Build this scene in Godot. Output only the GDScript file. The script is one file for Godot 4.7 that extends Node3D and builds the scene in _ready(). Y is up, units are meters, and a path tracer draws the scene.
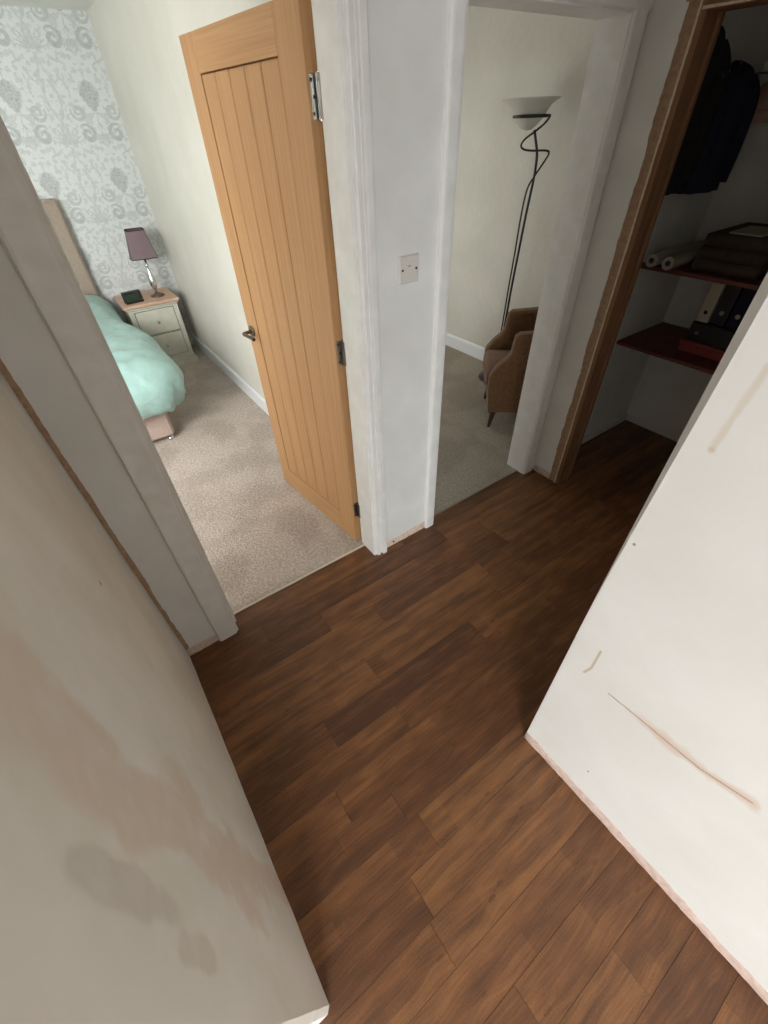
extends Node3D

# ---------------------------------------------------------------- helpers
var taken := {}
var rng := RandomNumberGenerator.new()

func numbered(called: String) -> String:
	if not taken.has(called):
		taken[called] = 0
		return called
	taken[called] += 1
	return "%s_%03d" % [called, taken[called]]

func mb() -> SurfaceTool:
	var st := SurfaceTool.new()
	st.begin(Mesh.PRIMITIVE_TRIANGLES)
	st.set_smooth_group(-1)
	return st

func obj(called: String, st: SurfaceTool, m: Material, parent: Node3D = null) -> MeshInstance3D:
	st.generate_normals()
	var o := MeshInstance3D.new()
	o.mesh = st.commit()
	o.material_override = m
	if parent == null:
		o.name = numbered(called)
		add_child(o)
	else:
		o.name = called
		parent.add_child(o, true)
	return o

func thing(called: String, label: String, category: String, at := Vector3.ZERO, turn := 0.0, group := "") -> Node3D:
	var o := Node3D.new()
	o.name = numbered(called)
	add_child(o)
	o.position = at
	o.rotation.y = turn
	o.set_meta("label", label)
	o.set_meta("category", category)
	if group:
		o.set_meta("group", group)
	return o

func tag(o: Node, label: String, category: String, group := "") -> Node:
	o.set_meta("label", label)
	o.set_meta("category", category)
	if group:
		o.set_meta("group", group)
	return o

func struct(called: String, st: SurfaceTool, m: Material, label := "") -> MeshInstance3D:
	var o := obj(called, st, m)
	o.set_meta("kind", "structure")
	if label:
		o.set_meta("label", label)
	return o

func struct_node(called: String, label := "") -> Node3D:
	var o := Node3D.new()
	o.name = numbered(called)
	add_child(o)
	o.set_meta("kind", "structure")
	if label:
		o.set_meta("label", label)
	return o

# one triangle, wound so that its front looks along n
func tri(st: SurfaceTool, a: Vector3, b: Vector3, c: Vector3, n: Vector3, uv = null) -> void:
	var flip := (c - a).cross(b - a).dot(n) < 0.0
	var idx := [0, 2, 1] if flip else [0, 1, 2]
	var p := [a, b, c]
	for i in idx:
		if uv != null:
			st.set_uv(uv[i])
		st.add_vertex(p[i])

func quad(st: SurfaceTool, a: Vector3, b: Vector3, c: Vector3, d: Vector3, n: Vector3, uv = null) -> void:
	tri(st, a, b, c, n, [uv[0], uv[1], uv[2]] if uv != null else null)
	tri(st, a, c, d, n, [uv[0], uv[2], uv[3]] if uv != null else null)

# a box from corner a to corner b with chamfered edges (ch = 0: plain)
func box(st: SurfaceTool, a: Vector3, b: Vector3, ch := 0.0) -> void:
	var lo := Vector3(minf(a.x, b.x), minf(a.y, b.y), minf(a.z, b.z))
	var hi := Vector3(maxf(a.x, b.x), maxf(a.y, b.y), maxf(a.z, b.z))
	var c := (lo + hi) / 2.0
	var h := (hi - lo) / 2.0
	ch = minf(ch, minf(h.x, minf(h.y, h.z)) * 0.95)
	for ax in 3:
		var u := (ax + 1) % 3
		var v := (ax + 2) % 3
		for s in [-1.0, 1.0]:
			var n := Vector3.ZERO
			n[ax] = s
			var q := []
			for k in [[-1, -1], [1, -1], [1, 1], [-1, 1]]:
				var p := Vector3.ZERO
				p[ax] = s * h[ax]
				p[u] = k[0] * (h[u] - ch)
				p[v] = k[1] * (h[v] - ch)
				q.append(c + p)
			quad(st, q[0], q[1], q[2], q[3], n)
	if ch <= 0.0:
		return
	for ax in 3:
		var u := (ax + 1) % 3
		var v := (ax + 2) % 3
		for k in [[-1, -1], [1, -1], [1, 1], [-1, 1]]:
			var n := Vector3.ZERO
			n[u] = k[0]
			n[v] = k[1]
			var q := []
			for e in [[-1, 0], [1, 0], [1, 1], [-1, 1]]:
				var p := Vector3.ZERO
				p[ax] = e[0] * (h[ax] - ch)
				p[u] = k[0] * (h[u] - (ch if e[1] == 1 else 0.0))
				p[v] = k[1] * (h[v] - (0.0 if e[1] == 1 else ch))
				q.append(c + p)
			quad(st, q[0], q[1], q[2], q[3], n)
	for sx in [-1.0, 1.0]:
		for sy in [-1.0, 1.0]:
			for sz in [-1.0, 1.0]:
				var s := Vector3(sx, sy, sz)
				tri(st, c + s * (h - Vector3(0, ch, ch)), c + s * (h - Vector3(ch, 0, ch)), c + s * (h - Vector3(ch, ch, 0)), s)

# polygon in xf's xy plane, extruded along its z from 0 to length
func extrude(st: SurfaceTool, pts: PackedVector2Array, xf: Transform3D, length: float) -> void:
	if not Geometry2D.is_polygon_clockwise(pts):
		pts.reverse()
	var n := pts.size()
	for i in n:
		var p := pts[i]
		var q := pts[(i + 1) % n]
		var e := q - p
		var out := Vector3(-e.y, e.x, 0)      # clockwise in y-up: outward is to the left
		var m := (p + q) / 2.0
		var test := m + Vector2(out.x, out.y).normalized() * 1e-5
		if Geometry2D.is_point_in_polygon(test, pts):
			out = -out
		quad(st, xf * Vector3(p.x, p.y, 0), xf * Vector3(q.x, q.y, 0), xf * Vector3(q.x, q.y, length), xf * Vector3(p.x, p.y, length), xf.basis * out)
	var t := Geometry2D.triangulate_polygon(pts)
	for i in range(0, t.size(), 3):
		for z in [0.0, length]:
			var a := pts[t[i]]
			var b := pts[t[i + 1]]
			var c := pts[t[i + 2]]
			tri(st, xf * Vector3(a.x, a.y, z), xf * Vector3(b.x, b.y, z), xf * Vector3(c.x, c.y, z), xf.basis * Vector3(0, 0, -1 if z == 0.0 else 1))

# profile of (radius, height) turned about the vertical through at
func lathe(st: SurfaceTool, prof: Array, at := Vector3.ZERO, seg := 24, smooth := true) -> void:
	st.set_smooth_group(0 if smooth else -1)
	for i in prof.size() - 1:
		var p: Vector2 = prof[i]
		var q: Vector2 = prof[i + 1]
		var d := q - p
		for k in seg:
			var a0 := TAU * k / seg
			var a1 := TAU * (k + 1) / seg
			var am := (a0 + a1) / 2.0
			var n := Vector3(cos(am) * d.y, -d.x, sin(am) * d.y)
			var c0 := Vector3(cos(a0), 0, sin(a0))
			var c1 := Vector3(cos(a1), 0, sin(a1))
			var A := at + c0 * p.x + Vector3(0, p.y, 0)
			var B := at + c1 * p.x + Vector3(0, p.y, 0)
			var D := at + c1 * q.x + Vector3(0, q.y, 0)
			var E := at + c0 * q.x + Vector3(0, q.y, 0)
			if p.x > 1e-6:
				tri(st, A, B, D, n)
			if q.x > 1e-6:
				tri(st, A, D, E, n)
	st.set_smooth_group(-1)

func smooth_path(pts: Array, steps := 6) -> Array:
	var out := []
	for i in pts.size() - 1:
		var p0: Vector3 = pts[maxi(i - 1, 0)]
		var p1: Vector3 = pts[i]
		var p2: Vector3 = pts[i + 1]
		var p3: Vector3 = pts[mini(i + 2, pts.size() - 1)]
		for k in steps:
			out.append(p1.cubic_interpolate(p2, p0, p3, float(k) / steps))
	out.append(pts[-1])
	return out

func tube(st: SurfaceTool, pts: Array, r, seg := 8) -> void:
	st.set_smooth_group(1)
	var rings := []
	var side := Vector3.RIGHT
	for i in pts.size():
		var t: Vector3 = (pts[mini(i + 1, pts.size() - 1)] - pts[maxi(i - 1, 0)]).normalized()
		if absf(t.dot(side)) > 0.95:
			side = Vector3.UP if absf(t.y) < 0.9 else Vector3.BACK
		side = (side - t * t.dot(side)).normalized()
		var up := t.cross(side)
		var rr: float = r[i] if r is Array else r
		var ring := []
		for k in seg:
			var a := TAU * k / seg
			ring.append(pts[i] + (side * cos(a) + up * sin(a)) * rr)
		rings.append(ring)
	for i in pts.size() - 1:
		for k in seg:
			var k1 := (k + 1) % seg
			var mid: Vector3 = (rings[i][k] + rings[i][k1] + rings[i + 1][k] + rings[i + 1][k1]) / 4.0
			quad(st, rings[i][k], rings[i][k1], rings[i + 1][k1], rings[i + 1][k], mid - (pts[i] + pts[i + 1]) / 2.0)
	st.set_smooth_group(-1)
	for e in [[0, 1], [pts.size() - 1, pts.size() - 2]]:
		var n: Vector3 = pts[e[0]] - pts[e[1]]
		for k in range(1, seg - 1):
			tri(st, rings[e[0]][0], rings[e[0]][k], rings[e[0]][k + 1], n)

# grid of points P[i][j] as a smooth sheet; n_of tells the outward side
func sheet(st: SurfaceTool, P: Array, outward: Vector3, uvs = null) -> void:
	st.set_smooth_group(2)
	# orientation from the first usable cell
	for i in P.size() - 1:
		for j in P[i].size() - 1:
			var a: Vector3 = P[i][j]
			var b: Vector3 = P[i + 1][j]
			var c: Vector3 = P[i + 1][j + 1]
			var d: Vector3 = P[i][j + 1]
			var order := [a, b, c, a, c, d]
			var uo := []
			if uvs != null:
				uo = [uvs[i][j], uvs[i + 1][j], uvs[i + 1][j + 1], uvs[i][j], uvs[i + 1][j + 1], uvs[i][j + 1]]
			var rev := outward.x < 0.0
			for k in ([0, 2, 1, 3, 5, 4] if rev else [0, 1, 2, 3, 4, 5]):
				if uvs != null:
					st.set_uv(uo[k])
				st.add_vertex(order[k])
	st.set_smooth_group(-1)

# ---------------------------------------------------------------- textures and materials
func noise(freq: float, sd: int, oct := 3, kind := FastNoiseLite.TYPE_SIMPLEX_SMOOTH) -> FastNoiseLite:
	var n := FastNoiseLite.new()
	n.noise_type = kind
	n.seed = sd
	n.frequency = freq
	n.fractal_octaves = oct
	return n

func c8(r: float, g: float, b: float) -> Color:
	return Color(r / 255.0, g / 255.0, b / 255.0)

func paint(w: int, h: int, f: Callable) -> ImageTexture:
	var im := Image.create(w, h, false, Image.FORMAT_RGB8)
	for y in h:
		for x in w:
			im.set_pixel(x, y, f.call(x, y))
	im.generate_mipmaps()
	return ImageTexture.create_from_image(im)

# seamless grey noise mapped between two colours
func mottled(a: Color, b: Color, freq: float, sd: int, size := 256, oct := 4) -> ImageTexture:
	var g := noise(freq, sd, oct).get_seamless_image(size, size)
	return paint(size, size, func(x, y): return a.lerp(b, g.get_pixel(x, y).r))

func bumps(freq: float, sd: int, strength: float, size := 256, oct := 4) -> ImageTexture:
	var g := noise(freq, sd, oct).get_seamless_image(size, size)
	g.convert(Image.FORMAT_RGBA8)
	g.bump_map_to_normal_map(strength)
	g.generate_mipmaps()
	return ImageTexture.create_from_image(g)

func mat(c: Color, rough := 0.8, metal := 0.0) -> StandardMaterial3D:
	var m := StandardMaterial3D.new()
	m.albedo_color = c
	m.roughness = rough
	m.metallic = metal
	return m

func tmat(tex: Texture2D, scale: Vector3, rough := 0.8, world := true, normal: Texture2D = null, nstr := 1.0) -> StandardMaterial3D:
	var m := StandardMaterial3D.new()
	m.albedo_texture = tex
	m.roughness = rough
	m.uv1_triplanar = true
	m.uv1_world_triplanar = world
	m.uv1_scale = scale
	if normal:
		m.normal_enabled = true
		m.normal_texture = normal
		m.normal_scale = nstr
	return m

var M := {}

func materials() -> void:
	var plaster_n := bumps(0.02, 5, 2.0)
	var fine_n := bumps(0.09, 8, 3.0)
	M.plaster = tmat(mottled(c8(219, 218, 212), c8(232, 231, 227), 0.012, 3), Vector3.ONE * 0.9, 0.75, true, plaster_n, 0.12)
	M.bed_wall = tmat(mottled(c8(218, 216, 205), c8(228, 226, 217), 0.01, 4), Vector3.ONE * 0.6, 0.85, true, fine_n, 0.15)
	M.ceiling = tmat(mottled(c8(226, 225, 220), c8(236, 236, 232), 0.01, 24), Vector3.ONE * 0.5, 0.9)
	M.gloss_white = tmat(mottled(c8(228, 226, 220), c8(240, 239, 235), 0.02, 31), Vector3.ONE * 2.0, 0.35, true, plaster_n, 0.05)
	M.skirt_white = mat(c8(236, 238, 240), 0.4)
	M.bare = tmat(mottled(c8(196, 168, 146), c8(228, 212, 198), 0.05, 41), Vector3.ONE * 3.0, 0.9, true, fine_n, 0.7)
	M.pinkplaster = tmat(mottled(c8(198, 168, 152), c8(226, 206, 194), 0.04, 43), Vector3.ONE * 3.0, 0.9, true, fine_n, 0.8)
	M.brownedge = tmat(mottled(c8(150, 120, 94), c8(188, 158, 130), 0.05, 47), Vector3.ONE * 3.0, 0.9, true, fine_n, 0.8)
	M.bare_edge = tmat(mottled(c8(190, 172, 148), c8(222, 208, 186), 0.06, 49), Vector3.ONE * 4.0, 0.8)
	# woods
	M.oak = tmat(grain(c8(172, 128, 84), c8(192, 148, 102), 60), Vector3(5.0, 0.7, 5.0), 0.48, false)
	M.oak_flat = tmat(grain(c8(174, 130, 86), c8(194, 150, 104), 61, true), Vector3(0.7, 5.0, 5.0), 0.48, false)
	M.oak_core = mat(c8(92, 58, 30), 0.8)
	M.frame_wood = tmat(grain(c8(114, 80, 54), c8(148, 108, 76), 63), Vector3(6.0, 0.7, 6.0), 0.7)
	M.shelf_wood = tmat(grain(c8(92, 44, 34), c8(122, 62, 46), 64, true), Vector3(5.0, 5.0, 0.7), 0.5)
	M.stand_top = tmat(grain(c8(196, 160, 136), c8(214, 180, 156), 65, true), Vector3(0.8, 6.0, 6.0), 0.5, false)
	M.leg_wood = mat(c8(58, 36, 24), 0.5)
	# cloth
	var weave := bumps(0.18, 71, 4.0)
	M.chair = tmat(mottled(c8(98, 68, 42), c8(120, 86, 54), 0.04, 72), Vector3.ONE * 2.5, 0.9, false, weave, 0.5)
	M.chair.rim_enabled = true
	M.chair.rim = 0.35
	M.headboard = tmat(mottled(c8(150, 136, 122), c8(166, 152, 138), 0.05, 73), Vector3.ONE * 3.0, 0.9, true, weave, 0.5)
	M.bed_base = tmat(mottled(c8(166, 147, 136), c8(182, 162, 151), 0.05, 74), Vector3.ONE * 3.0, 0.9, true, weave, 0.5)
	M.mattress = mat(c8(226, 224, 218), 0.9)
	M.duvet = tmat(mottled(c8(144, 180, 173), c8(162, 194, 187), 0.03, 75), Vector3.ONE * 1.5, 0.55, true, bumps(0.016, 76, 7.0), 0.35)
	M.duvet.rim_enabled = true
	M.duvet.rim = 0.3
	M.shade = tmat(mottled(c8(112, 94, 100), c8(132, 112, 118), 0.08, 77), Vector3(12, 2, 12), 0.75, false, weave, 0.4)
	M.shade_trim = mat(c8(52, 38, 42), 0.7)
	# metals, plastics
	M.chrome = mat(c8(215, 215, 218), 0.18, 1.0)
	M.steel = mat(c8(150, 148, 142), 0.3, 1.0)
	M.dull_metal = mat(c8(122, 108, 94), 0.35, 1.0)
	M.black_metal = mat(c8(20, 18, 18), 0.4)
	M.black = mat(c8(22, 22, 24), 0.5)
	M.screw = mat(c8(50, 44, 38), 0.5, 0.6)
	M.plate = mat(c8(214, 208, 200), 0.4)
	M.plate_print = mat(c8(168, 160, 152), 0.5)
	M.threshold = mat(c8(226, 214, 196), 0.35, 0.3)
	M.threshold_dull = mat(c8(150, 138, 122), 0.4, 0.4)
	M.frosted = mat(c8(206, 204, 194), 0.5)
	M.frosted.backlight_enabled = true
	M.frosted.backlight = Color(0.25, 0.25, 0.23)
	M.stand_paint = tmat(mottled(c8(196, 196, 180), c8(208, 208, 194), 0.03, 81), Vector3.ONE * 2.0, 0.55, false)
	M.gap_shade = mat(c8(60, 58, 52), 0.9)  # dark colour for the painted shade round the drawer fronts
	M.clock_green = mat(c8(14, 40, 26), 0.2)
	M.clock_body = mat(c8(20, 26, 22), 0.4)
	M.navy = tmat(mottled(c8(18, 22, 46), c8(30, 36, 66), 0.05, 82), Vector3.ONE * 3.0, 0.85, true, weave, 0.6)
	M.black_cloth = tmat(mottled(c8(22, 21, 22), c8(34, 32, 32), 0.05, 84), Vector3.ONE * 3.0, 0.9, true, weave, 0.6)
	M.red_box = mat(c8(140, 60, 60), 0.6)
	M.ivory = mat(c8(196, 190, 170), 0.6)
	M.paper = mat(c8(168, 160, 146), 0.8)
	M.brown_cloth = tmat(mottled(c8(60, 50, 42), c8(82, 70, 60), 0.05, 83), Vector3.ONE * 3.0, 0.9, true, weave, 0.7)
	M.pink_box = mat(c8(186, 150, 138), 0.7)
	M.glass = mat(Color(0.9, 0.95, 0.95, 0.06), 0.02)
	M.glass.transparency = BaseMaterial3D.TRANSPARENCY_ALPHA
	M.slab = mat(c8(60, 38, 24), 0.8)
	# carpets: pile brushed into lighter and darker patches, tufts as relief
	M.carpet_bed = carpet(c8(156, 142, 130), c8(208, 196, 185), 91)
	M.carpet_living = carpet(c8(142, 132, 117), c8(186, 175, 160), 95)

func carpet(a: Color, b: Color, sd: int) -> StandardMaterial3D:
	var big := noise(0.006, sd, 3)
	big.domain_warp_enabled = true
	big.domain_warp_amplitude = 40.0
	var gb := big.get_seamless_image(512, 512)
	var gf := noise(0.12, sd + 1, 5).get_seamless_image(512, 512)
	var tex := paint(512, 512, func(x, y):
		var p: float = smoothstep(0.3, 0.7, gb.get_pixel(x, y).r)
		var q: float = gf.get_pixel(x, y).r
		return a.lerp(b, clampf(0.35 + 0.30 * p + (q - 0.5) * 0.9, 0.0, 1.0)))
	return tmat(tex, Vector3.ONE * 0.75, 0.98, true, bumps(0.2, sd + 2, 3.5, 512, 5), 0.65)

# streaked wood; along = true: the grain runs along the picture's x
func grain(a: Color, b: Color, sd: int, along := false) -> ImageTexture:
	var n1 := noise(0.05, sd, 3)
	var n2 := noise(0.25, sd + 7, 2)
	return paint(256, 256, func(x, y):
		var u: float = y if along else x
		var v: float = x if along else y
		# seamless by mixing the noise with its shifted copy
		var k: float = v / 256.0
		var s := func(vv: float) -> float: return n1.get_noise_2d(u, vv * 0.12) * 0.7 + n2.get_noise_2d(u, vv * 0.06) * 0.5
		var t: float = lerpf(s.call(v), s.call(v - 256.0), k)
		return a.lerp(b, clampf(0.5 + t, 0.0, 1.0)))

const ROWS := 10
# ten printed board faces, one above another
func boards() -> ImageTexture:
	var tones := [c8(109, 71, 43), c8(120, 80, 49), c8(101, 65, 40), c8(127, 86, 53), c8(114, 75, 45), c8(104, 67, 41), c8(122, 82, 50), c8(96, 61, 38), c8(117, 77, 47), c8(90, 57, 36)]
	var n1 := noise(0.035, 201, 4)
	var n2 := noise(0.22, 202, 2)
	var n3 := noise(0.01, 203, 2)
	var n4 := noise(0.02, 204, 3)
	var n5 := noise(0.4, 205, 1)
	var rh := 72
	var r := RandomNumberGenerator.new()
	r.seed = 77
	var knots := []
	var blocks := []
	for i in ROWS:
		var kk := []
		for j in r.randi_range(1, 3):
			kk.append(Vector3(r.randf_range(40, 980), r.randf_range(12, rh - 12), r.randf_range(2.0, 4.2)))
		knots.append(kk)
		var bb := []
		var x := 0.0
		while x < 1024:
			var w := r.randf_range(160, 460)
			bb.append([x, x + w, r.randf_range(0.93, 1.09), r.randf_range(0.93, 1.09)])
			x += w
		blocks.append(bb)
	return paint(1024, rh * ROWS, func(px, py):
		var row: int = py / rh
		var y: float = py - row * rh
		var x: float = px
		var warp := 0.0
		var knot := 0.0
		for k: Vector3 in knots[row]:
			var dx := (x - k.x) / 3.2
			var dy := y - k.y
			var d := sqrt(dx * dx + dy * dy)
			warp += 14.0 * exp(-d * d / 260.0) * signf(dy)
			knot = maxf(knot, smoothstep(k.z, k.z * 0.8, d) * (0.6 + 0.3 * sin(d * 2.6)))
		var yy: float = y + warp * 0.5 + n3.get_noise_2d(x * 0.5, row * 300.0) * 5.0
		var t: float = n1.get_noise_2d(x * 0.022, yy * 0.9 + row * 500.0) * 0.32 + n2.get_noise_2d(x * 0.03, yy + row * 700.0) * 0.20 + n4.get_noise_2d(x * 0.35, y * 1.3 + row * 900.0) * 0.20 + n5.get_noise_2d(x * 0.35, y + row * 333.0) * 0.10
		var f := 1.0
		for b in blocks[row]:
			if x >= b[0] and x < b[1]:
				f = b[2] if y < rh * 0.5 else b[3]
		var c: Color = tones[row].lerp(c8(84, 48, 28), knot * 0.8)
		# two inks of the print: the board's own brown, late wood and pale early wood in the streaks
		var streak: float = clampf(t * 2.2 + (f - 1.0) * 2.4, -1.0, 1.0)
		return c.lerp(c8(60, 36, 22), -streak * 0.62) if streak < 0.0 else c.lerp(c8(186, 130, 76), streak * 0.45))

# damask print, one repeat of 0.52 x 0.515 m
func damask() -> ImageTexture:
	var S := 512
	var ink := PackedFloat32Array()
	ink.resize(S * S)
	var dot := func(cx: float, cy: float, r: float, s: float) -> void:
		for y in range(int(cy - r) - 1, int(cy + r) + 2):
			for x in range(int(cx - r) - 1, int(cx + r) + 2):
				var d := Vector2(x - cx, y - cy).length()
				if d < r:
					var i: int = posmod(y, S) * S + posmod(x, S)
					ink[i] = maxf(ink[i], s * smoothstep(r, r * 0.55, d))
	var scroll := func(cx: float, cy: float, r0: float, turns: float, dir: float, a0: float, w: float, s: float) -> void:
		for k in 70:
			var t := k / 69.0
			var rr := r0 * (1.0 - 0.82 * t)
			var a := a0 + dir * t * turns * TAU
			dot.call(cx + cos(a) * rr, cy + sin(a) * rr, w * (0.45 + 0.75 * sin(PI * clampf(t * 1.1, 0, 1))), s)
	# the big leaf medallion
	var mn := noise(0.05, 301, 3)
	for y in S:
		for x in S:
			var dx := absf(x - 256.0)
			var dy := y - 200.0
			var e: float = pow(dx / 74.0, 1.2) + pow(absf(dy) / 100.0, 1.2) + 0.14 * sin(dy * 0.13) * sin(dx * 0.13)
			if e < 1.0:
				var i := y * S + x
				ink[i] = maxf(ink[i], 0.62 * smoothstep(1.0, 0.82, e) * (0.85 + 0.5 * mn.get_noise_2d(x, y)))
	for sd in [-1.0, 1.0]:
		scroll.call(256 + sd * 122, 296, 50, 1.4, sd, PI / 2 - sd * 1.9, 15, 0.42)
		scroll.call(256 + sd * 104, 420, 56, 1.3, -sd, -PI / 2 + sd * 0.6, 18, 0.52)
		scroll.call(256 + sd * 70, 330, 28, 1.1, -sd, 0.4, 11, 0.32)
		for k in 40:
			var t := k / 39.0
			dot.call(256 + sd * (10 + 80 * sin(t * 2.6)), 300 + t * 150, 9.0 + 5.0 * sin(t * 9.0), 0.28)
			dot.call(256 + sd * (256 - 12 - 34 * sin(t * 5.0)), 120 + t * 330, 8.0 + 8.0 * absf(sin(t * 14.0)), 0.30)
			dot.call(256 + sd * (150 + 60 * t), 60 + 70 * sin(t * 2.2), 9.0 + 4.0 * sin(t * 7.0), 0.28)
		for j in 5:
			var a = -PI / 2 + sd * (0.25 + j * 0.28)
			for k in 14:
				dot.call(256 + sd * 256 + cos(a) * k * 8.0, 475 + sin(a) * k * 7.0, 11.0 - k * 0.4, 0.32)
	for j in range(-3, 4):
		for k in 14:
			var a := PI / 2 + j * 0.3
			dot.call(256 + cos(a) * (20 + k * 4), 430 + sin(a) * k * 4.5, 10.0 - k * 0.4, 0.34)
	for k in 16:
		dot.call(256 + sin(k * 0.8) * 4.0, 305 + k * 8, 5.0, 0.5)
	var wash := noise(0.012, 302, 3)
	var lace := noise(0.022, 303, 2)
	var base := c8(214, 219, 217)
	var print_c := c8(146, 152, 151)
	return paint(S, S, func(x, y):
		var i: int = y * S + x
		var leaf: float = smoothstep(0.08, 0.18, lerpf(lace.get_noise_2d(absf(x - 256.0), y), lace.get_noise_2d(absf(x - 256.0), y - S), float(y) / S)) * 0.26
		return base.lerp(print_c, clampf(maxf(ink[i], leaf) * (0.9 + 0.5 * wash.get_noise_2d(x * 4.0, y * 4.0)) + 0.10 * wash.get_noise_2d(x, y), 0.0, 1.0)))

func mapped(tex: Texture2D, rough := 0.8, normal: Texture2D = null) -> StandardMaterial3D:
	var m := StandardMaterial3D.new()
	m.albedo_texture = tex
	m.roughness = rough
	m.texture_repeat = true
	return m

# a wall rectangle with holes: boxes in one mesh. Plane along x (axis 0) or z (axis 2)
func wall_boxes(st: SurfaceTool, axis: int, a0: float, a1: float, b0: float, b1: float, y1: float, holes: Array) -> void:
	holes.sort_custom(func(p, q): return p[0] < q[0])
	var at := a0
	var put := func(s: float, e: float, lo: float, hi: float) -> void:
		if e - s < 1e-4 or hi - lo < 1e-4:
			return
		if axis == 0:
			box(st, Vector3(s, lo, b0), Vector3(e, hi, b1))
		else:
			box(st, Vector3(b0, lo, s), Vector3(b1, hi, e))
	for h in holes:
		put.call(at, h[0], 0.0, y1)
		put.call(h[0], h[1], 0.0, h[2])
		put.call(h[0], h[1], h[3], y1)
		at = h[1]
	put.call(at, a1, 0.0, y1)

const CEIL := 2.40

func window(called: String, axis: int, a0: float, a1: float, y0: float, y1: float, b: float) -> void:
	var w := struct_node(called, "white framed window with clear panes")
	var mid := (a0 + a1) / 2.0
	var bar := func(nm: String, s: float, e: float, lo: float, hi: float, m: Material, th: float) -> void:
		var st := mb()
		if axis == 0:
			box(st, Vector3(s, lo, b - th), Vector3(e, hi, b + th), 0.004 if th > 0.01 else 0.0)
		else:
			box(st, Vector3(b - th, lo, s), Vector3(b + th, hi, e), 0.004 if th > 0.01 else 0.0)
		obj(nm, st, m, w)
	bar.call("frame", a0, a0 + 0.06, y0, y1, M.skirt_white, 0.03)
	bar.call("frame", a1 - 0.06, a1, y0, y1, M.skirt_white, 0.03)
	bar.call("frame", a0 + 0.06, a1 - 0.06, y0, y0 + 0.06, M.skirt_white, 0.03)
	bar.call("frame", a0 + 0.06, a1 - 0.06, y1 - 0.06, y1, M.skirt_white, 0.03)
	bar.call("mullion", mid - 0.03, mid + 0.03, y0 + 0.06, y1 - 0.06, M.skirt_white, 0.03)
	bar.call("pane", a0 + 0.06, mid - 0.03, y0 + 0.06, y1 - 0.06, M.glass, 0.003)
	bar.call("pane", mid + 0.03, a1 - 0.06, y0 + 0.06, y1 - 0.06, M.glass, 0.003)

func area(called: String, at: Vector3, towards: Vector3, size: Vector2, energy: float, col: Color) -> void:
	var l := AreaLight3D.new()
	l.name = called
	add_child(l)
	l.look_at_from_position(at, towards, Vector3.UP)
	l.area_size = size
	l.light_energy = energy
	l.light_color = col
	l.shadow_enabled = true
	l.set("area_range", 14.0)
	l.set("area_attenuation", 2.0)

# ---------------------------------------------------------------- the scene
func _ready() -> void:
	rng.seed = 11
	# camera: a phone's wide lens held at eye height, looking down into the hall
	var cam := Camera3D.new()
	cam.name = "camera"
	add_child(cam)
	cam.position = Vector3(0, 1.73, 0)
	cam.rotation_order = EULER_ORDER_YXZ
	cam.rotation_degrees = Vector3(-42.392, -33.961, -2.311)
	cam.fov = 100.781
	cam.near = 0.02
	cam.current = true
	# sky and exposure
	var env := Environment.new()
	var sky := Sky.new()
	var sm := ProceduralSkyMaterial.new()
	sm.sky_top_color = c8(176, 196, 220)
	sm.sky_horizon_color = c8(226, 230, 232)
	sm.ground_bottom_color = c8(120, 116, 108)
	sm.ground_horizon_color = c8(190, 190, 186)
	sm.sun_angle_max = 1.0
	sky.sky_material = sm
	env.background_mode = Environment.BG_SKY
	env.sky = sky
	env.tonemap_mode = Environment.TONE_MAPPER_LINEAR
	env.tonemap_exposure = 1.14
	env.sdfgi_enabled = true
	env.ssao_enabled = true
	env.ssil_enabled = true
	var we := WorldEnvironment.new()
	we.name = "world"
	we.environment = env
	add_child(we)
	# daylight in each window
	area("daylight_landing", Vector3(-2.60, 2.15, 4.0), Vector3(-2.05, 0.9, 2.35), Vector2(2.9, 1.5), 74.0, Color(0.97, 0.988, 1.0))
	area("daylight_bedroom", Vector3(-1.15, 1.75, -1.12), Vector3(-0.75, 0.85, -2.4), Vector2(1.3, 1.2), 15.0, Color(0.995, 0.995, 1.0))
	area("daylight_living_room", Vector3(1.75, 1.1, -4.36), Vector3(2.2, 1.2, -2.5), Vector2(0.95, 1.5), 1.35, Color(1.0, 0.99, 0.97))

	materials()
	setting()
	bedroom_door()
	bedroom()
	living_room()
	closet()
	hall_details()

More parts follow.
